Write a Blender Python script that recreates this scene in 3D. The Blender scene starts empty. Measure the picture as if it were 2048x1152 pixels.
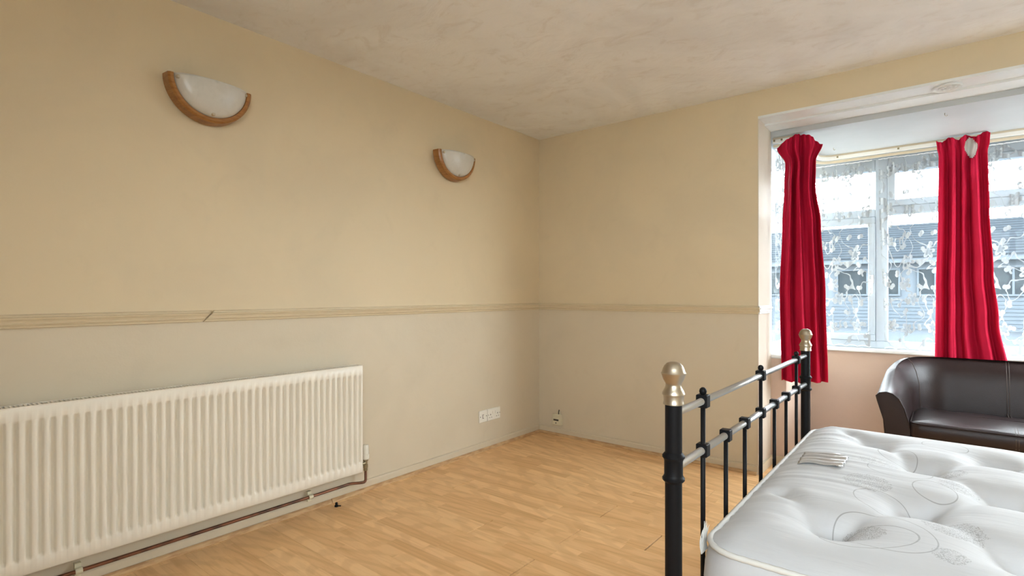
import bpy, math, random
from mathutils import Vector
R = math.radians
random.seed(7)
scene = bpy.context.scene
col = scene.collection

# ------------------------------------------------------------------ camera, sky, exposure
cam_d = bpy.data.cameras.new('camera'); cam = bpy.data.objects.new('camera', cam_d); col.objects.link(cam)
cam.location = (2.601, -3.562, 1.13)
cam.rotation_euler = (R(90), 0, R(39.04))
cam_d.sensor_width = 36.0
cam_d.lens = 36.0*1068/2048
cam_d.shift_y = 12/2048
cam_d.clip_start = 0.02; cam_d.clip_end = 400
scene.camera = cam

world = bpy.data.worlds.new('overcast_sky'); scene.world = world; world.use_nodes = True
wbg = world.node_tree.nodes['Background']
wbg.inputs[0].default_value = (0.89, 0.95, 1.0, 1); wbg.inputs[1].default_value = 19.0

vs = scene.view_settings
vs.view_transform = 'Standard'; vs.look = 'None'; vs.gamma = 1.0; vs.exposure = 0.47
vs.use_curve_mapping = False
# the three window openings, the rear one added for fill, as sampling portals for the sky (they give off no light themselves)
def portal(name, loc, rot, sx, sy):
    l = bpy.data.lights.new(name, 'AREA'); l.shape = 'RECTANGLE'; l.size = sx; l.size_y = sy; l.cycles.is_portal = True
    o = bpy.data.objects.new(name, l); o.location = loc; o.rotation_euler = rot; col.objects.link(o)
portal('sky_portal_front', (2.9, 1.30, 1.45), (R(-90), 0, 0), 2.42, 1.40)
portal('sky_portal_side', (1.60, .755, 1.45), (R(90), 0, R(-90)), .85, 1.40)
portal('sky_portal_rear', (3.35, -4.47, 1.625), (R(90), 0, 0), 1.55, .90)

# ------------------------------------------------------------------ helpers
ORG = {}
def _link(o, parent, org):
    col.objects.link(o)
    if parent is not None: o.parent = parent
    ORG[o.name] = Vector(org)
    return o
def tag(o, label=None, cat=None, group=None, kind=None):
    if label: o['label'] = label
    if cat: o['category'] = cat
    if group: o['group'] = group
    if kind: o['kind'] = kind
    return o
def thing(name, loc, label, cat, group=None, kind=None):
    o = bpy.data.objects.new(name, None); o.location = loc; o.empty_display_size = .05
    _link(o, None, loc)
    return tag(o, label, cat, group, kind)
class MB:
    def __init__(s): s.v = []; s.f = []
    def add(s, vs, fs):
        n = len(s.v); s.v += [tuple(p) for p in vs]; s.f += [tuple(i+n for i in f) for f in fs]; return s
    def box(s, x0, x1, y0, y1, z0, z1):
        v = [(x0,y0,z0),(x1,y0,z0),(x1,y1,z0),(x0,y1,z0),(x0,y0,z1),(x1,y0,z1),(x1,y1,z1),(x0,y1,z1)]
        return s.add(v, [(0,3,2,1),(4,5,6,7),(0,1,5,4),(1,2,6,5),(2,3,7,6),(3,0,4,7)])
    def bbox(s, x0, x1, y0, y1, z0, z1, b):
        # box with chamfered edges
        import itertools
        v = []; idx = {}
        X = (x0, x1); Y = (y0, y1); Z = (z0, z1)
        for i, j, k in itertools.product((0,1),(0,1),(0,1)):
            sx, sy, sz = (1-2*i)*b, (1-2*j)*b, (1-2*k)*b
            for a in range(3):
                p = [X[i]+(0 if a == 0 else sx), Y[j]+(0 if a == 1 else sy), Z[k]+(0 if a == 2 else sz)]
                idx[(i,j,k,a)] = len(v); v.append(p)
        f = []
        for i in (0,1):
            q = [idx[(i,0,0,0)], idx[(i,1,0,0)], idx[(i,1,1,0)], idx[(i,0,1,0)]]; f.append(q if i else q[::-1])
            q = [idx[(0,i,0,1)], idx[(0,i,1,1)], idx[(1,i,1,1)], idx[(1,i,0,1)]]; f.append(q if i else q[::-1])
            q = [idx[(0,0,i,2)], idx[(1,0,i,2)], idx[(1,1,i,2)], idx[(0,1,i,2)]]; f.append(q if i else q[::-1])
        for i in (0,1):
            for j in (0,1):
                q = [idx[(i,j,0,0)], idx[(i,j,1,0)], idx[(i,j,1,1)], idx[(i,j,0,1)]]; f.append(q if i != j else q[::-1])
                q = [idx[(i,0,j,0)], idx[(i,1,j,0)], idx[(i,1,j,2)], idx[(i,0,j,2)]]; f.append(q if i == j else q[::-1])
                q = [idx[(0,i,j,1)], idx[(1,i,j,1)], idx[(1,i,j,2)], idx[(0,i,j,2)]]; f.append(q if i != j else q[::-1])
        for i, j, k in itertools.product((0,1),(0,1),(0,1)):
            q = [idx[(i,j,k,0)], idx[(i,j,k,1)], idx[(i,j,k,2)]]; f.append(q if (i+j+k) % 2 else q[::-1])
        return s.add(v, f)
    def prism(s, poly, axis, a0, a1):
        # poly of 2-D points extruded along axis ('x': points are (y,z); 'y': (x,z); 'z': (x,y))
        def P(p, a): return (a,p[0],p[1]) if axis == 'x' else ((p[0],a,p[1]) if axis == 'y' else (p[0],p[1],a))
        n = len(poly)
        v = [P(p,a0) for p in poly]+[P(p,a1) for p in poly]
        f = [tuple(range(n))[::-1], tuple(range(n,2*n))]+[(i,(i+1)%n,(i+1)%n+n,i+n) for i in range(n)]
        return s.add(v, f)
    def tube(s, pts, r, seg=12, cap=True, closed=False):
        pts = [Vector(p) for p in pts]; n = len(pts)
        rr = r if isinstance(r, (list,tuple)) else [r]*n
        v = []; f = []; prev = None
        for i, p in enumerate(pts):
            if closed: d = pts[(i+1)%n]-pts[i-1]
            else: d = pts[min(i+1,n-1)]-pts[max(i-1,0)]
            d.normalize()
            if prev is None:
                up = Vector((0,0,1)) if abs(d.z) < .9 else Vector((1,0,0))
                a = d.cross(up).normalized()
            else:
                a = (prev-d*prev.dot(d)).normalized()
            prev = a; b = d.cross(a)
            for k in range(seg):
                t = 2*math.pi*k/seg
                v.append(p+(a*math.cos(t)+b*math.sin(t))*rr[i])
        m = n if closed else n-1
        for i in range(m):
            j = (i+1) % n
            for k in range(seg):
                l = (k+1) % seg
                f.append((i*seg+k, i*seg+l, j*seg+l, j*seg+k))
        if cap and not closed:
            f.append(tuple(range(seg))[::-1]); f.append(tuple((n-1)*seg+k for k in range(seg)))
        return s.add(v, f)
    def lathe(s, prof, c, seg=28, axis='z'):
        v = []; f = []; n = len(prof)
        for r, h in prof:
            for k in range(seg):
                t = 2*math.pi*k/seg; x, y = max(r,1e-5)*math.cos(t), max(r,1e-5)*math.sin(t)
                v.append((c[0]+x,c[1]+y,c[2]+h) if axis == 'z' else ((c[0]+h,c[1]+x,c[2]+y) if axis == 'x' else (c[0]+y,c[1]+h,c[2]+x)))
        for i in range(n-1):
            for k in range(seg):
                l = (k+1) % seg
                f.append((i*seg+k,i*seg+l,(i+1)*seg+l,(i+1)*seg+k))
        f.append(tuple(range(seg))[::-1]); f.append(tuple((n-1)*seg+k for k in range(seg)))
        return s.add(v, f)
    def grid(s, rows, closed_u=False, flip=False):
        nv = len(rows); nu = len(rows[0]); v = [p for r in rows for p in r]; f = []
        for j in range(nv-1):
            for i in range(nu if closed_u else nu-1):
                k = (i+1) % nu
                q = (j*nu+i, j*nu+k, (j+1)*nu+k, (j+1)*nu+i)
                f.append(q[::-1] if flip else q)
        return s.add(v, f)
    def build(s, name, mat, parent=None, smooth=False, angle=None):
        org = ORG[parent.name] if parent is not None else Vector((0,0,0))
        me = bpy.data.meshes.new(name)
        me.from_pydata([(p[0]-org[0],p[1]-org[1],p[2]-org[2]) for p in s.v], [], s.f)
        me.materials.append(mat)
        if smooth or angle: me.polygons.foreach_set('use_smooth', [True]*len(me.polygons))
        if angle:
            me.set_sharp_from_angle(angle=R(angle))
        me.update()
        o = bpy.data.objects.new(name, me)
        return _link(o, parent, org)
def sstep(a, b, x):
    t = max(0., min(1., (x-a)/(b-a))); return t*t*(3-2*t)
def keyed(keys, v):
    if v <= keys[0][0]: return keys[0][1]
    for (a, x), (b, y) in zip(keys, keys[1:]):
        if v <= b:
            t = (v-a)/(b-a); t = t*t*(3-2*t); return x+(y-x)*t
    return keys[-1][1]

# ------------------------------------------------------------------ materials
class NT:
    def __init__(s, name):
        s.m = bpy.data.materials.new(name); s.m.use_nodes = True
        s.t = s.m.node_tree; s.bsdf = s.t.nodes['Principled BSDF']; s.out = s.t.nodes['Material Output']
    def n(s, typ, **kw):
        o = s.t.nodes.new('ShaderNode'+typ)
        for k, v in kw.items(): setattr(o, k, v)
        return o
    def set(s, sock, v):
        if hasattr(v, 'is_output'): s.t.links.new(v, sock)
        elif isinstance(v, (tuple, list)) and len(v) == 3 and sock.type == 'RGBA': sock.default_value = (*v, 1)
        else: sock.default_value = v
    def math(s, op, a, b=0.0, c=None, clamp=False):
        o = s.n('Math', operation=op, use_clamp=clamp); s.set(o.inputs[0], a); s.set(o.inputs[1], b)
        if c is not None: s.set(o.inputs[2], c)
        return o.outputs[0]
    def vmath(s, op, a, b=(0,0,0)):
        o = s.n('VectorMath', operation=op); s.set(o.inputs[0], a); s.set(o.inputs[1], b)
        return o.outputs['Value'] if op in ('LENGTH','DISTANCE','DOT_PRODUCT') else o.outputs[0]
    def mix(s, f, a, b, mode='MIX'):
        o = s.n('Mix', data_type='RGBA', blend_type=mode); s.set(o.inputs[0], f); s.set(o.inputs[6], a); s.set(o.inputs[7], b)
        return o.outputs[2]
    def ramp(s, f, a, b):
        o = s.n('MapRange', interpolation_type='SMOOTHSTEP'); s.set(o.inputs[0], f); s.set(o.inputs[1], a); s.set(o.inputs[2], b)
        return o.outputs[0]
    def noise(s, vec, scale, detail=3, rough=.5, dist=0.0):
        o = s.n('TexNoise'); s.set(o.inputs['Vector'], vec); o.inputs['Scale'].default_value = scale
        o.inputs['Detail'].default_value = detail; o.inputs['Roughness'].default_value = rough; o.inputs['Distortion'].default_value = dist
        return o.outputs[0]
    def pos(s): return s.n('NewGeometry').outputs['Position']
    def xyz(s, v):
        o = s.n('SeparateXYZ'); s.set(o.inputs[0], v); return o.outputs
    def comb(s, x=0., y=0., z=0.):
        o = s.n('CombineXYZ')
        for i, q in enumerate((x,y,z)): s.set(o.inputs[i], q)
        return o.outputs[0]
    def scale(s, v, k): return s.vmath('MULTIPLY', v, k)
    def bump(s, h, strength, dist=.01):
        o = s.n('Bump'); s.set(o.inputs['Height'], h); o.inputs['Strength'].default_value = strength; o.inputs['Distance'].default_value = dist
        s.t.links.new(o.outputs[0], s.bsdf.inputs['Normal'])
    def p(s, color=None, rough=None, metal=None, spec=None, **kw):
        i = s.bsdf.inputs
        if color is not None: s.set(i['Base Color'], color)
        if rough is not None: s.set(i['Roughness'], rough)
        if metal is not None: s.set(i['Metallic'], metal)
        if spec is not None: s.set(i['Specular IOR Level'], spec)
        for k, v in kw.items(): s.set(i[k.replace('_',' ')], v)
        return s.m
def srgb(r, g, b):
    f = lambda c: ((c/255+.055)/1.055)**2.4 if c > 10 else c/255/12.92
    return (f(r), f(g), f(b))
def plain(name, color, rough=.5, metal=0., spec=.5, bump=None):
    t = NT(name)
    p = t.pos(); nz = t.noise(p, 35, 3)
    c = t.mix(t.math('MULTIPLY', nz, .35), color, tuple(x*.82 for x in color))
    if bump: t.bump(t.noise(p, bump[0], 3), bump[1], bump[2])
    return t.p(c, rough, metal, spec)

def wall_mat(name, up, low, split=1.03):
    t = NT(name); p = t.pos(); z = t.xyz(p)[2]
    c = t.mix(t.math('GREATER_THAN', z, split), low, up)
    n1 = t.noise(p, 1.7, 4, .55, .6); n2 = t.noise(p, 5.5, 4, .6, .8)
    c = t.mix(t.math('MULTIPLY', t.ramp(n1, .42, .68), .15), c, tuple(x*.72 for x in low))
    c = t.mix(t.math('MULTIPLY', t.ramp(n2, .55, .75), .10), c, tuple(x*.70 for x in up))
    h = t.math('ADD', t.noise(p, 9, 3), t.math('MULTIPLY', t.noise(p, 140, 2), .12))
    t.bump(h, .25, .008)
    return t.p(c, .55, 0, .3)
UP = (0.68, 0.56, 0.375); LOW = (0.63, 0.545, 0.41)
M = {}
M['wall'] = wall_mat('cream_wall_paint', UP, LOW)
M['pink'] = wall_mat('pinkish_bay_paint', (.58,.445,.36), (.58,.44,.355))
M['white'] = plain('white_gloss_paint', (.76,.77,.76), .35, 0, .4, (40,.08,.003))
M['jamb'] = wall_mat('pale_jamb_paint', (.65,.58,.48), (.64,.55,.46))
M['dado'] = plain('cream_gloss_paint', (.66,.55,.37), .4, 0, .4, (60,.1,.002))
M['skirt'] = plain('scuffed_skirting_paint', (.63,.54,.40), .5, 0, .4, (30,.2,.003))

t = NT('mottled_ceiling_plaster'); p = t.pos()
n1 = t.noise(p, 1.3, 5, .6, 1.2); n2 = t.noise(t.scale(p, (1,1.6,1)), 5, 5, .65, 1.5)
c = t.mix(t.ramp(n1, .35, .7), (.87,.875,.885), (.78,.775,.775))
c = t.mix(t.math('MULTIPLY', t.ramp(n2, .5, .72), .32), c, (.62,.57,.52))
t.bump(t.math('ADD', t.noise(p, 4, 4, .55, 1.), t.math('MULTIPLY', n2, .6)), .35, .015)
M['ceiling'] = t.p(c, .7, 0, .2)
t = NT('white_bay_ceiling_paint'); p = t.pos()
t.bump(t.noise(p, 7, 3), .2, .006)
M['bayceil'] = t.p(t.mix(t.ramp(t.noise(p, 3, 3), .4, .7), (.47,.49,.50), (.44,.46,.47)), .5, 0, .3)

# laminate, three printed strips to the board, running along X
t = NT('beech_laminate'); p = t.pos(); X, Y, Z = t.xyz(p)
row = t.math('FLOOR', t.math('DIVIDE', t.math('ADD', Y, 1.92), .185/3))
wn = t.n('TexWhiteNoise', noise_dimensions='1D'); t.set(wn.inputs['W'], row)
blk = t.math('FLOOR', t.math('DIVIDE', t.math('ADD', X, t.math('MULTIPLY', wn.outputs[0], 3.)), .43))
wn2 = t.n('TexWhiteNoise', noise_dimensions='2D'); t.set(wn2.inputs['Vector'], t.comb(row, blk))
rnd = wn2.outputs[0]
gv = t.vmath('ADD', t.scale(p, (2.2, 26, 1)), t.comb(t.math('MULTIPLY', rnd, 40), t.math('MULTIPLY', rnd, 17)))
g1 = t.noise(gv, 1.2, 5, .62, .8)
wv = t.n('TexWave', wave_type='RINGS', rings_direction='Z'); t.set(wv.inputs['Vector'], t.vmath('ADD', t.scale(p, (1.4,11,1)), t.comb(t.math('MULTIPLY', rnd, 60), t.math('MULTIPLY', rnd, 30))))
wv.inputs['Scale'].default_value = 1.1; wv.inputs['Distortion'].default_value = 5; wv.inputs['Detail'].default_value = 2; wv.inputs['Detail Scale'].default_value = .8
c = t.mix(rnd, (.75,.44,.20), (.91,.59,.30))
c = t.mix(t.math('MULTIPLY', t.ramp(g1, .42, .70), .38), c, (.56,.295,.115))
c = t.mix(t.math('MULTIPLY', t.ramp(wv.outputs[1], .55, .95), .22), c, (.50,.26,.10))
M['lam'] = t.p(c, t.math('ADD', .36, t.math('MULTIPLY', g1, .12)), 0, .35)
M['gap'] = plain('dark_underlay', (.035,.022,.014), .9)
t = NT('oak_beading'); p = t.pos()
c = t.mix(t.ramp(t.noise(t.scale(p, (8,8,50)), 2, 4), .35, .7), (.60,.39,.20), (.42,.24,.11))
M['bead'] = t.p(c, .45, 0, .4)

t = NT('radiator_enamel'); p = t.pos()
t.bump(t.noise(p, 90, 2), .06, .002)
M['rad'] = t.p(t.mix(t.math('MULTIPLY', t.noise(p, 6, 3), .2), (.83,.78,.68), (.72,.66,.55)), .34, 0, .45)
M['raddark'] = plain('radiator_shadow_steel', (.28,.26,.22), .6)
t = NT('tarnished_copper'); p = t.pos()
M['copper'] = t.p(t.mix(t.ramp(t.noise(p, 14, 3), .4, .65), (.24,.10,.055), (.09,.05,.035)), .4, .6, .5)
M['brass'] = plain('dull_brass_fitting', (.30,.25,.15), .4, .7)
M['plastic'] = plain('white_plastic', (.80,.77,.68), .35)
M['plasticold'] = plain('yellowed_plastic', (.70,.64,.46), .4)
M['dark'] = plain('dark_slot', (.05,.04,.03), .6)

t = NT('varnished_bentwood'); p = t.pos()
g = t.noise(t.scale(p, (10,10,55)), 1.6, 4, .6, .6)
M['wood'] = t.p(t.mix(t.ramp(g, .35, .7), (.36,.165,.046), (.25,.10,.026)), .34, 0, .5)
t = NT('frosted_alabaster_glass'); p = t.pos()
M['frost'] = t.p(t.mix(t.ramp(t.noise(p, 22, 4, .6, 1.), .4, .7), (.60,.575,.52), (.565,.54,.485)), .28, 0, .5,
                 Subsurface_Weight=.25, Subsurface_Radius=(.02,.02,.02), Subsurface_Scale=.5)
M['chrome'] = plain('brushed_clip_metal', (.55,.50,.40), .3, .9)

t = NT('black_powder_coat'); p = t.pos()
t.bump(t.noise(p, 160, 2), .1, .001)
M['black'] = t.p((.007,.007,.008), .48, 0, .14)
t = NT('gunmetal_tube')
M['gun'] = t.p((.50,.51,.52), .30, .95, .5)
t = NT('satin_nickel'); p = t.pos()
t.bump(t.noise(t.scale(p, (60,60,900)), 3, 2), .08, .001)
M['nickel'] = t.p((.46,.40,.31), .36, .95, .5)

t = NT('dark_brown_leather'); p = t.pos()
vo = t.n('TexVoronoi'); t.set(vo.inputs['Vector'], p); vo.inputs['Scale'].default_value = 320
t.bump(t.math('ADD', vo.outputs['Distance'], t.math('MULTIPLY', t.noise(p, 12, 3), 3.)), .14, .004)
M['leather'] = t.p(t.mix(t.noise(p, 7, 3), (.026,.014,.013), (.015,.008,.008)), .36, 0, .32)
M['stitch'] = plain('brown_seam_thread', (.07,.045,.035), .5)

t = NT('red_curtain_cloth'); p = t.pos()
t.bump(t.noise(t.scale(p, (1,1,.35)), 420, 2), .15, .001)
M['red'] = t.p(t.mix(t.noise(p, 9, 3), (.62,.010,.055), (.47,.006,.038)), .75, 0, .2)
ns = t.t.nodes
tr = t.n('BsdfTranslucent'); tr.inputs[0].default_value = (.80,.012,.06,1)
mx = t.n('MixShader'); mx.inputs[0].default_value = .22
t.t.links.new(t.bsdf.outputs[0], mx.inputs[1]); t.t.links.new(tr.outputs[0], mx.inputs[2]); t.t.links.new(mx.outputs[0], t.out.inputs[0])
M['lining'] = plain('white_curtain_lining', (.80,.78,.73), .8, 0, .2)

# net curtain: open mesh with denser woven flowers, leaves and stems (UV in metres)
t = NT('flowered_net'); uv = t.n('UVMap').outputs[0]
def flowers(scale, off, R0, npet, seed):
    v = t.vmath('ADD', t.scale(uv, (scale, scale, 0)), off)
    vo = t.n('TexVoronoi', voronoi_dimensions='2D', feature='F1'); t.set(vo.inputs['Vector'], v); vo.inputs['Scale'].default_value = 1; vo.inputs['Randomness'].default_value = .75
    d = t.vmath('SUBTRACT', v, vo.outputs['Position']); x, y, _ = t.xyz(d)
    r = t.vmath('LENGTH', d)
    cx = t.xyz(vo.outputs['Color'])
    a = t.math('ADD', t.math('ARCTAN2', y, x), t.math('MULTIPLY', cx[0], 6.28))
    pet = t.math('ABSOLUTE', t.math('COSINE', t.math('MULTIPLY', a, npet/2)))
    Rr = t.math('MULTIPLY', t.math('ADD', .45, t.math('MULTIPLY', pet, .55)), R0)
    q = t.math('DIVIDE', r, Rr)
    fill = t.math('MULTIPLY', t.math('LESS_THAN', q, 1.), t.math('GREATER_THAN', cx[1], .28))
    edge = t.math('MULTIPLY', fill, t.math('GREATER_THAN', q, .58))
    return fill, edge
f1, e1 = flowers(6.2, (0,0,0), .30, 5, 0)
f2, e2 = flowers(10.5, (3.3,7.7,0), .26, 2, 1)
nz = t.noise(uv, 7, 1, .4, .8)
stem = t.math('LESS_THAN', t.math('ABSOLUTE', t.math('SUBTRACT', nz, .5)), .019)
fill = t.math('MAXIMUM', t.math('MULTIPLY', f1, .75), t.math('MULTIPLY', f2, 1.7)); edge = t.math('MAXIMUM', t.math('MAXIMUM', e1, e2), stem)
dens = t.math('ADD', .11, t.math('ADD', t.math('MULTIPLY', fill, .50), t.math('MULTIPLY', edge, .84)), clamp=True)
dens = t.math('MINIMUM', dens, .995)
tra = t.n('BsdfTransparent'); dif = t.n('BsdfDiffuse'); tl = t.n('BsdfTranslucent')
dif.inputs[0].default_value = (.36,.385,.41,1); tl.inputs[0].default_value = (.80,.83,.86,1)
m1 = t.n('MixShader'); m1.inputs[0].default_value = .02
t.t.links.new(dif.outputs[0], m1.inputs[1]); t.t.links.new(tl.outputs[0], m1.inputs[2])
m2 = t.n('MixShader'); t.set(m2.inputs[0], dens)
t.t.links.new(tra.outputs[0], m2.inputs[1]); t.t.links.new(m1.outputs[0], m2.inputs[2]); t.t.links.new(m2.outputs[0], t.out.inputs[0])
M['net'] = t.m
M['nethem'] = plain('white_net_hem', (.82,.83,.84), .8)

t = NT('clear_window_glass')
tra = t.n('BsdfTransparent'); tra.inputs[0].default_value = (.95,.97,.97,1)
gl = t.n('BsdfGlossy'); gl.inputs['Roughness'].default_value = .02
lw = t.n('LayerWeight'); lw.inputs[0].default_value = .5
fac = t.math('ADD', .003, t.math('MULTIPLY', t.math('POWER', lw.outputs['Facing'], 5.), .4))
m1 = t.n('MixShader'); t.t.links.new(fac, m1.inputs[0]); t.t.links.new(tra.outputs[0], m1.inputs[1]); t.t.links.new(gl.outputs[0], m1.inputs[2])
t.t.links.new(m1.outputs[0], t.out.inputs[0]); M['glass'] = t.m
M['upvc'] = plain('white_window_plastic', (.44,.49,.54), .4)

# ------------------------------------------------------------------ the room shell
RX, RY = 4.35, -4.30           # right wall, rear wall; corner of the photo at the origin
BX0, BX1 = 1.693, 4.10         # bay opening
BY = .307                      # thickness of the window wall
H = 2.40
def struct(name, mb, mat, label, cat, parent=None, smooth=False):
    o = mb.build(name, mat, parent, smooth)
    if parent is None: tag(o, label, cat, None, 'structure')
    return o
struct('wall_left', MB().box(-.2, 0, RY-.2, .5, -.1, H+.1), M['wall'], 'cream wall with two half-moon lights and a long radiator', 'wall')
mb = MB().box(-.2, BX0, 0, BY, -.1, H+.1).box(BX0, BX1, 0, BY, 2.235, H+.1).box(BX1, RX+.2, 0, BY, -.1, H+.1)
struct('wall_back', mb, M['wall'], 'cream wall around the opening of the window bay', 'wall')
RWZ0, RWZ1, RVX0, RVX1 = 1.15, 2.10, 2.55, 4.15       # opening for the added rear fill window, unseen behind the camera
struct('wall_right', MB().box(RX, RX+.2, RY-.2, .0, -.1, H+.1), M['wall'], 'cream wall at the head of the bed', 'wall')
mb = MB().box(-.2, RVX0, RY-.2, RY, -.1, H+.1).box(RVX1, RX+.2, RY-.2, RY, -.1, H+.1).box(RVX0, RVX1, RY-.2, RY, -.1, RWZ0).box(RVX0, RVX1, RY-.2, RY, RWZ1, H+.1)
struct('wall_rear', mb, M['wall'], 'cream wall behind the camera', 'wall')
struct('ceiling', MB().box(0, RX, RY, 0, H, H+.15), M['ceiling'], 'mottled off-white plaster ceiling', 'ceiling')

# bay: dwarf walls, ceiling slab, linings
SX, SY, SZ = 1.788, 1.15, .70   # inner face of side dwarf wall, inner face of front dwarf wall, top
mb = MB().box(1.50, SX, BY, SY, -.1, SZ)
struct('wall_bay_left', mb, M['pink'], 'low pinkish wall under the side window of the bay', 'wall')
mb = MB().box(1.50, 4.30, SY, SY+.25, -.1, SZ)
struct('wall_bay_front', mb, M['pink'], 'low pinkish wall under the front window behind the sofa', 'wall')
mb = MB().box(4.02, 4.30, BY, SY, -.1, SZ)
struct('wall_bay_right', mb, M['pink'], 'low pinkish wall at the far side of the bay', 'wall')
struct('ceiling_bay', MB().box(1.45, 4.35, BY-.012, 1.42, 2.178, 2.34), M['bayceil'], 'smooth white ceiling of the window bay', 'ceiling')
# soffit and jamb linings
mb = MB().box(BX0, BX1, -.003, .142, 2.225, 2.24)
struct('trim_1', mb, M['white'], 'white front lining board under the bay lintel', 'trim')
n = 40; xs = [BX0+(BX1-BX0)*i/n for i in range(n+1)]
wob = [.296-.02*math.sin(i*.33+.4)*sstep(2,14,i)-.008*math.sin(i*.9) for i in range(n+1)]
poly = [(x, .142) for x in xs]+[(x, min(w,.3)) for x, w in zip(xs, wob)][::-1]
struct('trim_2', MB().prism(poly, 'z', 2.212, 2.236), M['white'], 'white rear lining board with a wavy plaster edge under the bay lintel', 'trim')
struct('trim_3', MB().box(BX0-.001, BX0+.004, -.003, BY, 0, 2.225), M['jamb'], 'pale plastered jamb of the bay opening by the red curtain', 'trim')
struct('trim_4', MB().box(BX1-.004, BX1+.001, -.003, BY, 0, 2.225), M['jamb'], 'pale plastered jamb at the far end of the bay', 'trim')
# window sills
struct('trim_5', MB().bbox(1.60, SX+.026, BY+.001, 1.13, SZ, .728, .006), M['white'], 'white sill of the side bay window', 'sill')
struct('trim_6', MB().bbox(1.60, 4.25, 1.12, 1.24, SZ, .728, .006), M['white'], 'long white sill of the front bay window', 'sill')

# floor: slab and laminate boards
floor = struct('floor', MB().box(0, RX, RY, 0, -.1, -.009).box(BX0, BX1, 0, SY, -.1, -.009), M['gap'], 'beech laminate floor in staggered boards', 'floor')
PW, PL = .185, 1.2
plank_meshes = {}
def plank(x0, x1, y0, y1, ge=.0006):
    L, W = round(x1-x0, 4), round(y1-y0, 4)
    key = (L, W, ge)
    if key not in plank_meshes:
        g = .0003; b = .0006
        mb = MB().bbox(ge/2, L-ge/2, g, W-g, -.008, 0, b)
        me = bpy.data.meshes.new('plank'); me.from_pydata(mb.v, [], mb.f); me.materials.append(M['lam']); plank_meshes[key] = me
    o = bpy.data.objects.new('plank', plank_meshes[key]); o.location = (x0, y0, 0)
    _link(o, floor, (0,0,0))
rowk = 0
y = -1.92
while y > RY: y -= PW; rowk -= 1
while y < SY-.001:
    y0, y1 = max(y, RY), min(y+PW, SY)
    cuts = [y0]+[c for c in (0, BY) if y0 < c < y1]+[y1]
    segs = list(zip(cuts, cuts[1:]))
    for a, b in segs:
        lo, hi = (0, RX) if b <= 0.0001 else ((BX0+.004, BX1-.004) if b <= BY+.0001 else (SX, 4.02))
        if b-a < .004: continue
        j0 = .043 if rowk % 2 == 0 else (.847-PL if rowk % 4 == 1 else 1.572-PL)
        x = j0-PL
        while x < hi:
            x0, x1 = max(x, lo), min(x+PL, hi)
            if x1-x0 > .01:
                ge = .006 if (-1.95 < a < -1.1) else .0022
                plank(x0, x1, a, b, ge)
            x += PL
    y += PW; rowk += 1

# skirting, beading
struct('baseboard_left', MB().prism([(0,0),(.013,0),(.013,.048),(.009,.056),(0,.058)], 'y', RY, 0), M['skirt'], 'low painted skirting board along the radiator wall', 'baseboard')
struct('baseboard_back', MB().prism([(0,0),(-.013,0),(-.013,.048),(-.009,.056),(0,.058)], 'x', .013, BX0-.002), M['skirt'], 'low scuffed skirting board under the telephone socket', 'baseboard')
struct('baseboard_bay', MB().box(BX0+.004, BX0+.016, 0, BY, 0, .056).box(BX0+.016, SX, BY-.012, BY-.0005, 0, .056), M['skirt'], 'scuffed skirting turning into the bay', 'baseboard')
def quad_bead(a0, a1, axis, off, dz=0.):
    pr = [(off,0),(off+.018,0),(off+.017,.008),(off+.012,.0145),(off+.005,.0185),(off,.019)]
    pr = [(q, z+dz) for q, z in pr]
    if axis == 'x': pr = [(-q, z) for q, z in pr]
    return MB().prism(pr, axis, a0, a1)
struct('trim_7', quad_bead(-1.93, -.013, 'y', .013), M['bead'], 'oak floor beading from the valve to the corner', 'beading')
struct('trim_8', quad_bead(RY, -1.936, 'y', .016), M['bead'], 'oak floor beading under the radiator', 'beading')
struct('trim_9', quad_bead(.013, BX0-.004, 'x', .013), M['bead'], 'oak floor beading below the window wall', 'beading')

# dado rail (profile: height, projection)
DZ = 1.004
PROF = [(0,0),(.008,0),(.011,.004),(.009,.008),(.013,.012),(.016,.016),(.012,.021),(.014,.027),(.020,.034),(.021,.039),(.012,.043),(.012,.047),(.007,.051),(0,.052)]
def dado_y(a0, a1, s0=0., s1=0.):
    # along the left wall; s = slant of the ends (dy per dz) for the cracked joint
    mb = MB(); n = len(PROF)
    v = [(q, a0+s0*(z-.026), DZ+z) for q, z in PROF]+[(q, a1+s1*(z-.026), DZ+z) for q, z in PROF]
    mb.add(v, [tuple(range(n)), tuple(range(n,2*n))[::-1]]+[(i,i+n,(i+1)%n+n,(i+1)%n) for i in range(n)])
    return mb
struct('trim_10', dado_y(RY, -2.556, 0, .9), M['dado'], 'moulded cream dado rail left of the cracked joint', 'dado rail')
struct('trim_11', dado_y(-2.546, -.001, .9, 0), M['dado'], 'moulded cream dado rail from the cracked joint to the corner', 'dado rail')
struct('trim_12', MB().prism([(-q, DZ+z) for q, z in PROF], 'x', .001, BX0+.012), M['dado'], 'moulded cream dado rail on the window wall', 'dado rail')
struct('trim_13', MB().prism([(BX0+.004+q*.8, DZ+z) for q, z in PROF], 'y', -.012, BY-.03), M['white'], 'white dado rail return on the bay jamb', 'dado rail')

struct('trim_15', MB().prism([(RX-q, DZ+z) for q, z in PROF], 'y', RY, -.001), M['dado'], 'moulded cream dado rail on the wall at the bed head', 'dado rail')

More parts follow.
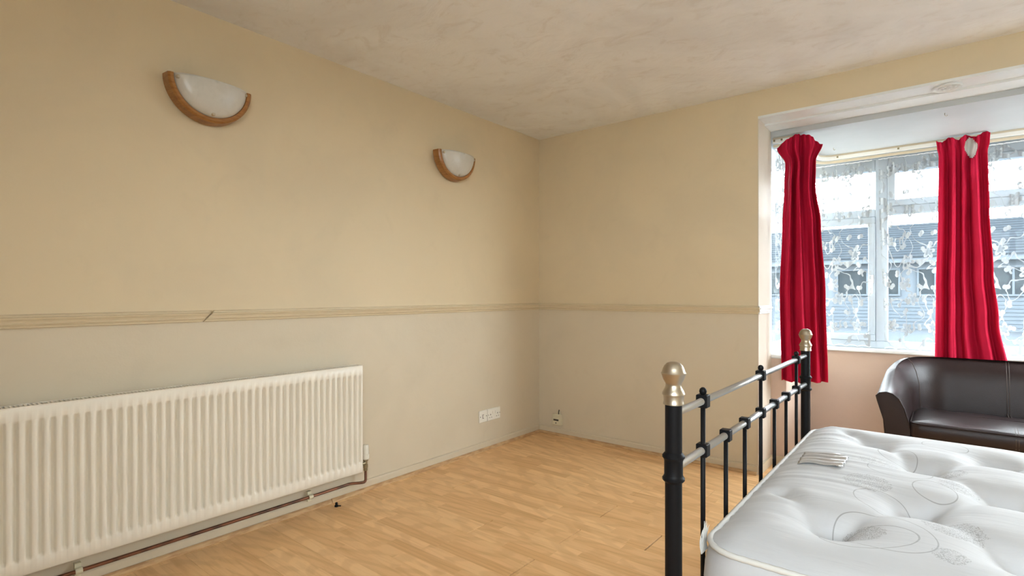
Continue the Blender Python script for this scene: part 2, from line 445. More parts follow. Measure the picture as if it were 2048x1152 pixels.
# ------------------------------------------------------------------ windows
def frame_rect(x0, x1, z0, z1, w, y0, y1, ax='x', depth0=0):
    mb = MB()
    for a, b, c, d in ((x0,x1,z0,z0+w),(x0,x1,z1-w,z1),(x0,x0+w,z0+w,z1-w),(x1-w,x1,z0+w,z1-w)):
        if ax == 'x': mb.bbox(a, b, y0, y1, c, d, .004)
        else: mb.bbox(y0, y1, a, b, c, d, .004)
    return mb
WZ0, WZ1 = .728, 2.178
win = thing('window_1', (2.9,1.24,WZ0), 'white plastic front window of the bay behind flowered nets', 'window', None, 'structure')
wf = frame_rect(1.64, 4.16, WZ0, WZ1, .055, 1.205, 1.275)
wf.build('window_frame', M['upvc'], win)
mull = [(2.20, 2.275), (3.52, 3.595)]
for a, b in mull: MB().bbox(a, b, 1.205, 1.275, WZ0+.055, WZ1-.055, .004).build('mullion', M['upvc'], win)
def pane(x0, x1, z0, z1, ax='x', c=1.24, par=None):
    mb = MB()
    if ax == 'x': mb.box(x0, x1, c-.003, c+.003, z0, z1)
    else: mb.box(c-.003, c+.003, x0, x1, z0, z1)
    return mb.build('pane', M['glass'], par)
def sash(x0, x1, z0, z1, par, w=.045, ax='x', y0=1.195, y1=1.262, c=1.232, handle=None):
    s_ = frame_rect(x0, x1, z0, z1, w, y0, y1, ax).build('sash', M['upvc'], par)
    pane(x0+w*.9, x1-w*.9, z0+w*.9, z1-w*.9, ax, c, s_)
    if handle:
        hx, hz = handle
        MB().bbox(hx-.012, hx+.012, y0-.012, y0, hz-.03, hz+.03, .003).bbox(hx-.008, hx+.008, y0-.035, y0-.012, hz-.008, hz+.008, .003).bbox(hx-.009, hx+.009, y0-.04, y0-.026, hz-.11, hz+.012, .004).build('handle', M['plastic'], s_)
    return s_
TZ = 1.70
def light(x0, x1, opening):
    if opening == 'low':
        MB().bbox(x0, x1, 1.205, 1.275, TZ, TZ+.06, .004).build('transom', M['upvc'], win)
        pane(x0, x1, TZ+.06, WZ1-.055-.075, par=win)
        MB().bbox(x0, x1, 1.21, 1.27, WZ1-.135, WZ1-.055, .004).build('head_bar', M['upvc'], win)
        sash(x0, x1, WZ0+.055, TZ, win, handle=(x1-.022, 1.24))
    else:
        MB().bbox(x0, x1, 1.205, 1.275, TZ+.01, TZ+.07, .004).build('transom', M['upvc'], win)
        sash(x0, x1, TZ+.07, WZ1-.075-.04, win)
        MB().bbox(x0, x1, 1.21, 1.27, WZ1-.115, WZ1-.055, .004).build('head_bar', M['upvc'], win)
        pane(x0, x1, WZ0+.055, TZ+.01, par=win)
light(1.695, 2.20, 'low'); light(2.275, 3.52, 'top'); light(3.595, 4.105, 'low')
win2 = thing('window_2', (1.66,.75,WZ0), 'narrow white side window of the bay by the jamb', 'window', None, 'structure')
frame_rect(BY+.002, 1.203, WZ0, WZ1, .055, 1.63, 1.688, 'y').build('window_frame', M['upvc'], win2)
MB().bbox(1.63, 1.688, BY+.057, 1.148, TZ, TZ+.06, .004).build('transom', M['upvc'], win2)
pane(BY+.057, 1.148, WZ0+.055, TZ, 'y', 1.66, win2); pane(BY+.057, 1.148, TZ+.06, WZ1-.055, 'y', 1.66, win2)
win3 = thing('window_3', (4.13,.75,WZ0), 'narrow white side window at the far end of the bay', 'window', None, 'structure')
frame_rect(BY+.002, 1.203, WZ0, WZ1, .055, 4.11, 4.168, 'y').build('window_frame', M['upvc'], win3)
pane(BY+.057, 1.148, WZ0+.055, WZ1-.055, 'y', 4.14, win3)

xm = (RVX0+RVX1)/2  # unseen rear window, added to brighten the room with extra daylight
fill_win = thing('fill_window', (xm,RY-.12,RWZ0), 'white rear window added for fill daylight, unseen behind the camera', 'window', None, 'structure')
frame_rect(RVX0, RVX1, RWZ0, RWZ1, .055, RY-.15, RY-.09, 'x').build('window_frame', M['upvc'], fill_win)
MB().bbox(xm-.03, xm+.03, RY-.15, RY-.09, RWZ0+.055, RWZ1-.055, .004).build('mullion', M['upvc'], fill_win)
for a, b in ((RVX0+.055,xm-.03),(xm+.03,RVX1-.055)): pane(a, b, RWZ0+.055, RWZ1-.055, 'x', RY-.12, fill_win)
struct('fill_window_sill', MB().bbox(RVX0, RVX1, RY-.09, RY+.03, RWZ0, RWZ0+.02, .004), M['white'], 'white sill of the added rear fill window, unseen behind the camera', 'sill')

# ------------------------------------------------------------------ outside
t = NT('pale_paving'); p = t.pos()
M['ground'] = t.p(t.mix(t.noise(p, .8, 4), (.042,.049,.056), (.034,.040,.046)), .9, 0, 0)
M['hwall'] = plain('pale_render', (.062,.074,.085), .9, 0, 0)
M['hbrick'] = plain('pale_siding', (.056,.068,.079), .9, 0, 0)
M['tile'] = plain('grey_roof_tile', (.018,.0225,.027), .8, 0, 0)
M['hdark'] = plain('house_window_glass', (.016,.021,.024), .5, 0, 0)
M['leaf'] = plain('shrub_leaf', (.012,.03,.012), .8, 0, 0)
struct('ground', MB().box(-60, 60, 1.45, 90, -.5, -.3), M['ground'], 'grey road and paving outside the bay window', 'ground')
M['bounce_ground'] = plain('pale_bounce_slabs', (.58,.57,.55), .9)  # unseen pale ground, added to bounce daylight up to the ceiling
struct('ground_bounce', MB().box(-20, 30, -30, 1.45, -.5, -.3), M['bounce_ground'], 'unseen pale ground added behind and beside the room to bounce light indoors', 'ground')
house = thing('house', (2,24,-.3), 'low pale house with grey tiled roof across the road', 'house')
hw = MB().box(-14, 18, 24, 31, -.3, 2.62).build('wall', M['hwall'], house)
for i in range(9): MB().box(-14, 18, 23.97, 24.0, -.3+i*.145, -.3+i*.145+.12).build('siding_board', M['hbrick'], house)
MB().box(-14.3, 18.3, 23.55, 23.62, 2.42, 2.66).build('fascia', M['hwall'], house)
nc = 14
for i in range(nc):
    y0 = 23.5+i*.26; z0 = 2.62+i*.122
    MB().add([(-14.4,y0,z0+.05),(18.4,y0,z0+.05),(18.4,y0+.30,z0+.155),(-14.4,y0+.30,z0+.155),(-14.4,y0,z0),(18.4,y0,z0),(18.4,y0+.30,z0+.10),(-14.4,y0+.30,z0+.10)],
             [(0,1,2,3),(7,6,5,4),(0,4,5,1),(1,5,6,2),(2,6,7,3),(3,7,4,0)]).build('tile_course', M['tile'], house)
x = -13.2
for i in range(11):
    w = 2.3 if i % 3 else 1.2
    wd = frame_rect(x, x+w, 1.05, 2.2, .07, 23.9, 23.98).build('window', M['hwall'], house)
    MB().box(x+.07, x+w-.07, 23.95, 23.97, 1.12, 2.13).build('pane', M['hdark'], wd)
    MB().box(x+w*.5-.035, x+w*.5+.035, 23.9, 23.965, 1.12, 2.13).build('glazing_bar', M['hwall'], wd)
    x += w+.55
sh = thing('shrub', (.9,6.,-.3), 'small green shrub on the paving outside the window', 'shrub')
mb = MB()
for i in range(900):
    th = random.random()*6.283; rr = random.random()**.5*.5; z = -.25+random.random()*.5*(1-rr)
    c = Vector((.9+rr*1.8*math.cos(th), 6+rr*math.sin(th), z)); a = Vector((random.uniform(-1,1),random.uniform(-1,1),random.uniform(-1,1))).normalized()*.05
    b = a.cross(Vector((random.uniform(-1,1),random.uniform(-1,1),random.uniform(-1,1)))).normalized()*.025
    mb.add([c-a, c+b, c+a, c-b], [(0,1,2,3)])
tag(mb.build('foliage', M['leaf'], sh), kind='stuff')
MB().tube([(.9,6,-.3),(.9,6,.0)], .03, 6).build('stem', M['dark'], sh)

# ------------------------------------------------------------------ curtain track, nets, curtains
def arc(cx, cy, r, a0, a1, n=8): return [(cx+r*math.cos(R(a0+(a1-a0)*i/n)), cy+r*math.sin(R(a0+(a1-a0)*i/n))) for i in range(n+1)]
path = [(1.70,.335),(1.80,.335)]+arc(1.80,.395,.06,-90,0)+[(1.86,.98)]+arc(1.95,1.00,.09,180,90)+[(3.85,1.09)]
def sweep(path, w, z0, z1, off=0.):
    rows = []
    n = len(path)
    for i, (x, y) in enumerate(path):
        a = path[max(i-1,0)]; b = path[min(i+1,n-1)]
        d = Vector((b[0]-a[0], b[1]-a[1])).normalized(); nn = Vector((-d.y, d.x))
        l = Vector((x,y))+nn*(off+w/2); r_ = Vector((x,y))+nn*(off-w/2)
        rows.append([(l.x,l.y,z0),(r_.x,r_.y,z0),(r_.x,r_.y,z1),(l.x,l.y,z1)])
    mb = MB().grid(rows, True, True); mb.f += [(3,2,1,0), tuple(4*(n-1)+k for k in range(4))]
    return mb
track = thing('curtain_track', (1.9,1.09,2.14), 'white plastic curtain track bent round the bay ceiling', 'curtain track')
sweep(path, .012, 2.139, 2.164).build('rail', M['lining'], track)
sweep(path, .012, 2.119, 2.137, .022).build('net_rail', M['skirt'], track)  # brownish tone stands in for the shade band below the rail
sweep(path, .008, 2.164, 2.178, .004).build('batten', M['skirt'], track)  # brownish strip puts the shade band above the rail into colour
for x in (1.975, 2.345, 2.71, 3.05, 3.45): MB().bbox(x-.006, x+.006, 1.078, 1.084, 2.150, 2.163, .002).build('clip', M['brass'], track)
for x in (1.712, 1.757): MB().bbox(x-.006, x+.006, .322, .329, 2.150, 2.163, .002).build('clip', M['brass'], track)

def set_uv(o, fn):
    me = o.data; uvl = me.uv_layers.new(name='UVMap')
    for l in me.loops: uvl.data[l.index].uv = fn(l.vertex_index)
def net(name, P, Q, ztop, zbot, folds, label, kL=None, kR=None, ext=(0,0), amp=.012, seed=0, group='net curtains'):
    # P, Q: ends in plan; kL/kR: how far the edges swing (fraction of width) at the bottom
    rnd = random.Random(seed)
    P = Vector(P); Q = Vector(Q); W = (Q-P).length; d = (Q-P)/W; nn = Vector((-d.y, d.x))
    nu = int(W*90)+30; nv = 40; rows = []; uvs = []
    ph = [rnd.random()*6.28 for _ in range(4)]
    for j in range(nv+1):
        v = j/nv; row = []
        for i in range(nu+1):
            u = i/nu
            L = (kL or 0)*sstep(.1,1,v); Rr = 1+(kR or 0)*sstep(.1,1,v)
            uu = L+(Rr-L)*u
            s = u*W
            gat = .3+.7*v
            off = amp*gat*(math.sin(s*folds*6.28+ph[0]+.5*math.sin(v*3+ph[1]))+.5*math.sin(s*folds*2.3*6.28+ph[2]))
            off += amp*.5*(1-v)*math.sin(s*28*6.28)
            p = P+d*(uu*W)+nn*off
            z = ztop-(ztop-zbot)*v
            if j == nv: z += .012*abs(math.sin(s*3.14/.075))-.006
            row.append((p.x, p.y, z)); uvs.append((s*1.25, (ztop-z)))
        rows.append(row)
    mb = MB().grid(rows)
    o = mb.build(name, M['net'], None, True)
    tag(o, label, 'net curtain', group)
    set_uv(o, lambda k: uvs[k])
    # hem
    bot = [(x, y, z) for x, y, z in rows[-1]]
    MB().tube(bot, .0022, 5).build('hem', M['nethem'], o)
    MB().tube([(x, y, z+.002) for x, y, z in rows[0]], .003, 5).build('heading', M['nethem'], o)
    return o
net('net_curtain', (1.715,.36), (1.725,1.10), 2.108, .742, 5, 'flowered white net hanging in the narrow side window', amp=.010, seed=1)
net('net_curtain', (1.80,1.145), (2.185,1.145), 2.108, .745, 5, 'flowered white net left of the window mullion', kR=-.02, amp=.012, seed=2)
net('net_curtain', (2.225,1.135), (2.62,1.145), 2.108, .742, 6, 'flowered white net between the mullion and the right red curtain', kL=.09, amp=.013, seed=3)
net('net_curtain', (2.60,1.155), (3.75,1.155), 2.108, .742, 4, 'wide flowered white net right of the hanging red curtain', amp=.012, seed=4)

def curtain(name, label, zt, zb, top_drop, ctr, e, keysL, keysR, nfold, amp, seed, hole=None, nu=150, nv=150, xtra=None, botfn=None):
    rnd = random.Random(seed)
    e = Vector(e).normalized(); nn = Vector((-e.y, e.x))      # nn points away from the room
    ph = [rnd.random()*6.28 for _ in range(6)]
    rows = []; back = []
    for j in range(nv+1):
        v = j/nv; row = []; brow = []
        for i in range(nu+1):
            u = i/nu
            z = zt-top_drop(u)-(zt-top_drop(u)-zb(u))*v
            a = keyed(keysL, zt-z); b = keyed(keysR, zt-z)
            s = a+(b-a)*u
            w = u+.025*math.sin(u*9+ph[3]+v*2.2)
            f = math.sin(6.283*nfold*w+ph[0]+.6*math.sin(2.6*v+ph[4]))
            g = .22*math.sin(6.283*nfold*2.35*w+ph[1]+1.4*v)+.25*math.sin(6.283*nfold*.5*w+ph[2]+2.5*v)
            am = amp*(.55+.45*sstep(.0,.18,v))
            off = am*(f+g)
            off += .007*(1-sstep(.0,.07,v))*math.sin(6.283*nfold*2.9*u+ph[5])
            if xtra: off += xtra(u, v)
            c = ctr(v)
            p = Vector(c)+e*s+nn*off
            q = p+nn*.016
            row.append((p.x,p.y,z)); brow.append((q.x,q.y,z-.008 if j == 0 else z+(.012 if j == nv else 0)))
        rows.append(row); back.append(brow)
    mb = MB().grid(rows)
    if hole:
        keep = []
        for f in mb.f:
            k = f[0]; j, i = divmod(k, nu+1)
            if not hole((i+.5)/nu, (j+.5)/nv): keep.append(f)
        mb.f = keep
    root = mb.build(name, M['red'], None, True)
    tag(root, label, 'curtain', 'red curtains in the bay')
    md = root.modifiers.new('thickness', 'SOLIDIFY'); md.thickness = .003; md.offset = 0
    MB().grid(back).build('lining', M['lining'], root, True)
    # hooks along the heading
    for u in (.2,.4,.6,.8):
        i = int(u*nu); x, y, z = back[0][i]
        MB().tube([(x,y,z+.0),(x+nn.x*.008,y+nn.y*.008,z+.012),(x+nn.x*.016,y+nn.y*.016,z+.004)], .0016, 6).build('curtain_hook', M['plastic'], root)
    return root
# left curtain: bunched at the end of the track, heading flopping outwards
curtain('curtain', 'crimson curtain bunched by the bay jamb with a flopping heading', 2.172,
        lambda u: .555+.03*abs(u-.45), lambda u: .085*abs(2*u-1)**1.7,
        lambda v: (1.872+.012*v, .305-.022*v), (.95,.33),
        [(0,-.125),(.085,-.135),(.19,-.085),(.35,-.092),(.6,-.105),(1.05,-.122),(1.62,-.115)],
        [(0,.115),(.08,.125),(.19,.085),(.35,.080),(.6,.108),(1.05,.132),(1.62,.145)], 3.4, .033, 21,
        xtra=lambda u, v: -.030*math.exp(-((u-.30-.5*v)/.10)**2)*math.exp(-((v-.10)/.10)**2)+.02*math.exp(-((u-.5)/.12)**2)*(1-sstep(0,.3,v)))
# right curtain: hangs in front of the window behind the sofa, one hook loose so the lining shows
def tear(u, v):
    vc = (v-.006)/.088
    if not 0 < vc < 1: return False
    w = .165*(math.sin(math.pi*min(1, vc)**.8)**.8)*(.55+.45*vc)+.01
    return abs(u-.655-.02*vc) < w
curtain('curtain', 'crimson curtain hanging behind the sofa with pale lining showing at a gap', 2.165,
        lambda u: .60, lambda u: .012*math.sin(u*19)+.01*(1-u),
        lambda v: (2.69, 1.020), (1,0),
        [(0,-.135),(.06,-.130),(.12,-.122),(.5,-.124),(1.0,-.136),(1.56,-.142)],
        [(0,.135),(.06,.132),(.12,.122),(.5,.130),(.9,.150),(1.2,.175),(1.56,.225)], 4.3, .025, 33, hole=tear,
        xtra=lambda u, v: -.034*math.exp(-((u-.66+.28*(v-.1))/.09)**2)*math.exp(-((v-.16)/.09)**2)+.02*math.exp(-((u-.655)/.10)**2)*math.exp(-((v-.02)/.05)**2))

# round embossed plate and small hooks on the soffit
pl = thing('vent_plate', (2.61,.074,2.225), 'round white embossed plate on the lining above the bay', 'plate')
pz = 2.225
MB().lathe([(.0,0),(.062,0),(.064,-.003),(.064,-.009),(.060,-.012),(.055,-.010),(.051,-.003),(.0,-.003)], (2.61,.074,pz), 40).build('plate_rim', M['white'], pl, angle=40)
def scroll(cx, cy, k, a0, turns, r0):
    pts = []
    for i in range(25):
        tt = i/24; a = a0+k*tt*turns*6.283; r_ = r0*(1-.75*tt)
        pts.append((cx+r_*math.cos(a), cy+r_*math.sin(a), pz-.006))
    return pts
for cx, cy, k, a0 in ((2.588,.074,1,0.),(2.632,.074,1,math.pi),(2.61,.098,-1,-1.57),(2.61,.050,-1,1.57)):
    MB().tube(scroll(cx, cy, k, a0, 1.1, .019), .0052, 6).build('scroll', M['white'], pl, True)
for x, y in ((1.98,.86),(2.60,.42)):
    hk = MB().tube([(x,y,2.178),(x,y,2.166),(x+.006,y,2.158),(x+.012,y,2.164)], .0018, 6)
    tag(hk.build('ceiling_hook', M['chrome'], None, True), 'tiny metal hook in the bay ceiling '+('above the curtain track' if y > .5 else 'near the lintel'), 'hook')

# ------------------------------------------------------------------ half-moon wall lights
def sconce(yc, zt, label):
    Rr = .178
    th = thing('wall_light', (0,yc,zt-Rr), label, 'wall light', 'half-moon wall lights')
    MB().bbox(0, .022, yc-.07, yc+.07, zt-.09, zt-.02, .004).build('back_plate', M['plastic'], th)
    # bent wooden band: half ring, leaning slightly outwards to the front
    sec = [(.020,0.0),(.066,-.004),(.074,-.012),(.074,-.024),(.068,-.027),(.020,-.014)]   # (x, radial offset)
    rows = []
    for i in range(49):
        a = math.pi+math.pi*i/48
        rows.append([(x, yc+(Rr+o)*math.cos(a), zt+(Rr+o)*math.sin(a)) for x, o in sec])
    mb = MB().grid(rows, True, True); n = len(sec)
    mb.f += [tuple(range(n)), tuple(48*n+k for k in range(n))[::-1]]
    band = mb.build('wooden_band', M['wood'], th, angle=35)
    # frosted bowl
    rg = Rr-.031; rows = []
    for j in range(15):
        ph = j/14*math.pi/2
        row = []
        for i in range(41):
            a = math.pi+math.pi*i/40
            rr = rg*math.cos(ph)
            row.append((.064+.055*math.sin(ph), yc+rr*math.cos(a), zt-.001+rr*math.sin(a)))
        rows.append(row)
    bowl = MB().grid(rows, False, True).build('glass_bowl', M['frost'], th, True)
    md = bowl.modifiers.new('thickness', 'SOLIDIFY'); md.thickness = .004; md.offset = -1
    for a in (math.pi*1.04, math.pi*1.5, math.pi*1.96):
        c = (.078, yc+(rg-.007)*math.cos(a), zt+(rg-.007)*math.sin(a))
        MB().lathe([(0,-.008),(.009,-.008),(.009,.008),(.006,.012),(0,.013)], c, 12, 'x').build('clip', M['chrome'], th, angle=40)
sconce(-2.558, 2.067, 'half-moon wooden wall light nearer the camera, above the radiator')
sconce(-1.015, 2.067, 'half-moon wooden wall light nearer the corner of the room')

# ------------------------------------------------------------------ radiator
RY0, RY1, RZ0, RZ1, RXF = -3.62, -1.797, .148, .737, .112
rad = thing('radiator', (.07,-2.7,RZ0), 'long white ribbed panel radiator under the dado rail', 'radiator')
pitch = .0333; ys = []
y = RY0+.012
nfl = int((RY1-RY0-.03)/pitch); y = RY1-.016-nfl*pitch
prof = [(0.,0.),(.16,0.),(.23,.35),(.29,.85),(.35,1.),(.68,1.),(.75,.85),(.83,.35),(.92,0.)]
cols = [(RY0,1.),(RY0+.003,1.),(y-.004,1.)]
for k in range(nfl):
    for u, h in prof: cols.append((y+(k+u)*pitch, h))
cols += [(RY1-.010,1.),(RY1-.002,1.),(RY1,1.)]
zr = [(RZ0,0,-.006),(RZ0+.006,0,0),(RZ0+.048,0,0),(RZ0+.055,.5,0),(RZ0+.063,1,0),(RZ1-.060,1,0),(RZ1-.052,.5,0),(RZ1-.045,0,0),(RZ1-.006,0,0),(RZ1,0,-.006)]
rows = []
for z, k, dx in zr:
    rows.append([(RXF+dx-.0140*k*(1-h), yy, z) for yy, h in cols])
MB().grid(rows).build('front_panel', M['rad'], rad, angle=50)
MB().bbox(.034, .048, RY0+.01, RY1-.01, RZ0, RZ1, .003).build('back_panel', M['rad'], rad)
mb = MB()
k = RY0+.03
while k < RY1-.03:
    mb.box(.054, .090, k, k+.003, RZ0+.02, RZ1-.03); k += .02
mb.build('convector_fins', M['raddark'], rad)
MB().box(.048, RXF-.001, RY1-.004, RY1, RZ0, RZ1).build('side_panel', M['rad'], rad)
MB().box(.048, RXF-.001, RY0, RY0+.004, RZ0, RZ1).build('side_panel', M['rad'], rad)
mb = MB().box(.046, .052, RY0, RY1, RZ1-.004, RZ1+.001).box(.100, .1115, RY0, RY1, RZ1-.004, RZ1+.001)
k = RY0
while k < RY1:
    mb.box(.052, .100, k, min(k+.006, RY1), RZ1-.004, RZ1); k += .0125
mb.build('top_grille', M['rad'], rad)
for yy in (-3.3, -2.1): MB().box(.0015, .036, yy-.02, yy+.02, RZ0+.05, RZ1-.08).build('wall_bracket', M['raddark'], rad)
# valve
vy, vx = -1.742, .062
valve = MB().lathe([(0,.135),(.011,.135),(.011,.150),(.013,.152),(.013,.168),(.010,.170),(.010,.188),(.014,.190),(.014,.2)], (vx,vy,0), 16).tube([(vx,vy,.178),(vx,RY1+.001,.178)], .009, 12).build('valve', M['brass'], rad, angle=40)
mb = MB(); rows = []
for r_, z in ((.0,.198),(.016,.198),(.0195,.203),(.0195,.226),(.0175,.228),(.0185,.230),(.0170,.272),(.013,.280),(0,.281)):
    rows.append([(vx+max(r_*(1-.06*(k%2 if z > .229 else 0)),1e-5)*math.cos(k*6.283/24), vy+max(r_*(1-.06*(k%2 if z > .229 else 0)),1e-5)*math.sin(k*6.283/24), z) for k in range(24)])
mb.grid(rows, True).build('valve_head', M['plastic'], valve, angle=30)
pipe = thing('heating_pipe', (.03,-2.7,.07), 'dark copper heating pipe running under the radiator', 'pipe')
pts = [(.030,RY+.02,.072),(.030,-2.9,.072),(.030,-2.0,.072),(.030,-1.85,.074)]
for i in range(7): a = i/6; pts.append((.030+.032*sstep(0,1,a), -1.83+.075*a, .075-.004*a))
for i in range(1,7):
    a = i/6*math.pi/2; pts.append((vx, vy-.013+.013*math.sin(a), .084-.013*math.cos(a)))
pts.append((vx, vy, .134))
MB().tube(pts, .0075, 12).build('copper_tube', M['copper'], pipe, True)
for yy in (-2.06, -3.02):
    MB().box(.0, .020, yy-.010, yy+.010, .046, .098).tube([(.030,yy-.011,.072),(.030,yy+.011,.072)], .0125, 14).build('pipe_clip', M['plasticold'], pipe)

# black cap on the floor
cap = MB().lathe([(0,0),(.010,0),(.010,.006),(.0065,.009),(.0065,.020),(.005,.022),(0,.022)], (.088,-1.945,0), 14)
cap.tube([(.088,-1.945,.004),(.106,-1.93,.004)], .003, 6)
tag(cap.build('plastic_cap', M['black'], None, angle=40), 'small black plastic cap lying by the floor beading', 'cap')

# ------------------------------------------------------------------ sockets
def plate(y0, y1, z0, z1, par): return MB().bbox(0, .010, y0, y1, z0, z1, .003).build('face_plate', M['plastic'], par)
s1 = thing('aerial_socket', (0,-.694,.202), 'small square white aerial socket plate left of the double socket', 'socket')
fp = plate(-.737, -.652, .202, .287, s1)
for yy in (-.727, -.662): MB().lathe([(0,0),(.0035,0),(.0035,.0008),(0,.0008)], (.010,yy,.2445), 10, 'x').build('screw', M['dark'], fp)
MB().box(.0095, .0108, -.704, -.700, .230, .259).box(.0095, .0108, -.700, -.690, .230, .233).box(.0095, .0108, -.700, -.690, .256, .259).build('port_outline', M['dark'], fp)
s2 = thing('double_socket', (0,-.578,.202), 'white double power socket plate by the corner', 'socket')
fp = plate(-.649, -.505, .202, .287, s2)
for yy in (-.640, -.514): MB().lathe([(0,0),(.003,0),(.003,.0008),(0,.0008)], (.010,yy,.2445), 10, 'x').build('screw', M['dark'], fp)
for yc in (-.616, -.538):
    mb = MB().box(.0095, .0108, yc-.0025, yc+.0025, .240, .250)
    for s in (-1, 1): mb.box(.0095, .0108, yc+s*.011-.0032, yc+s*.011+.0032, .222, .2265)
    mb.build('pin_holes', M['dark'], fp)
for yc in (-.590, -.562): MB().bbox(.0095, .0135, yc-.006, yc+.006, .248, .268, .001).build('rocker_switch', M['plastic'], fp)
tb = thing('telephone_socket', (.193,0,.08), 'small yellowed telephone socket box low on the window wall', 'socket')
fp = MB().bbox(.150, .236, -.030, 0, .082, .170, .005).build('box', M['plasticold'], tb)
MB().box(.165, .213, -.0312, -.0295, .118, .131).build('slot', M['dark'], fp)
MB().lathe([(0,0),(.005,0),(.005,-.001),(0,-.001)], (.188,-.030,.101), 10, 'y').build('screw', M['dark'], fp)
MB().bbox(.192, .216, -.012, 0, .170, .196, .003).build('cable_cover', M['plasticold'], tb)
MB().tube([(.205,-.016,.168),(.205,-.016,.185),(.206,-.010,.205)], .004, 8).build('cable', M['dark'], tb)

# ------------------------------------------------------------------ bed
FX, PY0, PY1 = 2.147, -2.450, -1.049
bed = thing('bed_frame', (3.1,-1.75,0), 'black metal bed frame with nickel ball finials and tubular rails', 'bed')
POST = [(0,0),(.0178,0),(.0178,.725),(.021,.728),(.0235,.731),(.0235,.735),(.021,.738),(.0195,.742),(.0195,.772),(.021,.776),(.0235,.779),(.0235,.783),(.021,.786),(.0178,.79),(.0178,.9),(0,.9)]
FIN = [(0,.893),(.0218,.893),(.0218,.897),(.0205,.900),(.0222,.913),(.0240,.914),(.0240,.917),(.0215,.922),(.0172,.930),(.0165,.9335),(.0165,.938),(.0185,.941),(.0222,.948),(.0248,.956),(.0262,.9585),(.0262,.9605),(.0245,.9625),(.0230,.969),(.0195,.976),(.0140,.9815),(.007,.984),(0,.9845)]
def post(x, y, k=1.):
    po = MB().lathe([(r_, z*k if z < .9 else z) for r_, z in POST], (x,y,0), 28).build('post', M['black'], bed, angle=35)
    MB().lathe(FIN, (x,y,0), 32).build('finial', M['nickel'], po, angle=35)
    return po
post(FX, PY0); post(FX, PY1)
fb = MB().tube([(FX,PY0+.015,.872),(FX,PY1-.015,.872)], .0085, 16).build('top_rail', M['gun'], bed, True)
MB().tube([(FX,PY0+.015,.754),(FX,PY1-.015,.754)], .0092, 16).build('middle_rail', M['gun'], bed, True)
MB().tube([(FX,PY0+.015,.30),(FX,PY1-.015,.30)], .0092, 12).build('bottom_rail', M['black'], bed, True)
for i in range(7):
    y = -2.270+.1735*i
    tall = i in (0,3,6)
    sp = MB().tube([(FX,y,.30),(FX,y,.885 if tall else .757)], .0058, 12).build('spindle', M['black'], bed, True)
    for z in ((.754,.872) if tall else (.754,)):
        MB().bbox(FX-.0135, FX+.0135, y-.0125, y+.0125, z-.0155, z+.0155, .002).build('clamp', M['black'], sp)
    if tall:
        MB().lathe([(0,.8865),(.0035,.8865),(.0075,.890),(.009,.8955),(.0075,.901),(.0035,.9045),(0,.905)], (FX,y,0), 14).build('ball', M['black'], sp, True)
for y in (PY0, PY1): MB().bbox(FX+.012, 4.17, y-.012, y+.012, .27, .32, .004).build('side_rail', M['black'], bed)
for i in range(12):
    x = 2.25+i*.165; MB().bbox(x-.03, x+.03, PY0+.010, PY1-.010, .318, .330, .002).build('slat', M['bead'], bed)
for y in (PY0, PY1): post(4.19, y)
MB().tube([(4.19,PY0+.015,.872),(4.19,PY1-.015,.872)], .0085, 12).build('head_rail', M['gun'], bed, True)

# mattress
MX0, MX1, MY0, MY1 = 2.190, 4.13, -2.405, -1.095
MZ0, MZE, CR = .331, .580, .075
TUFTS = [(2.406,-2.195),(2.548,-1.955),(2.725,-1.753),(2.55,-1.575),(2.416,-1.342),(2.725,-1.372),(2.725,-2.150)]
x = 2.88
while x < 4.05:
    k = round((x-2.88)/.165)
    for y in ((-2.22,-1.955,-1.575,-1.27) if k % 2 == 0 else (-2.13,-1.753,-1.372)): TUFTS.append((x, y))
    x += .165
CREASE = []
for i, a in enumerate(TUFTS):
    for b in TUFTS[i+1:]:
        if .1 < math.hypot(a[0]-b[0], a[1]-b[1]) < .31: CREASE.append((a, b))
CREASE += [((2.406,-2.195),(2.27,-2.03)), ((2.416,-1.342),(2.33,-1.24))]
def segd(p, a, b):
    dx, dy = b[0]-a[0], b[1]-a[1]; t_ = max(0, min(1, ((p[0]-a[0])*dx+(p[1]-a[1])*dy)/(dx*dx+dy*dy)))
    return math.hypot(p[0]-a[0]-t_*dx, p[1]-a[1]-t_*dy), t_
def edge_dist(x, y):
    dx = min(x-MX0, MX1-x); dy = min(y-MY0, MY1-y)
    if dx < CR and dy < CR: return CR-math.hypot(CR-dx, CR-dy)
    return min(dx, dy)
def mz(x, y):
    d = max(0., edge_dist(x, y))
    z = MZE+.052*(1-math.exp(-d/.06))
    dip = 0.
    for tx, ty in TUFTS:
        r_ = math.hypot(x-tx, y-ty)
        if r_ < .3: dip += .030*math.exp(-(r_/.085)**2)+.034*math.exp(-r_/.024)
    cr = 0.
    for a, b in CREASE:
        if min(abs(x-a[0]), abs(x-b[0])) > .3 or min(abs(y-a[1]), abs(y-b[1])) > .35: continue
        q, t_ = segd((x,y), a, b)
        cr = max(cr, .022*math.exp(-(q/.026)**2)*(1-.55*math.sin(math.pi*t_)))
    z -= min(.080, dip+cr)
    wr = math.exp(-(x-MX0)/.16)
    z += .0038*wr*math.sin(y*95+2.2*math.sin(y*23)+x*14)*math.sin(y*31+1)
    return z
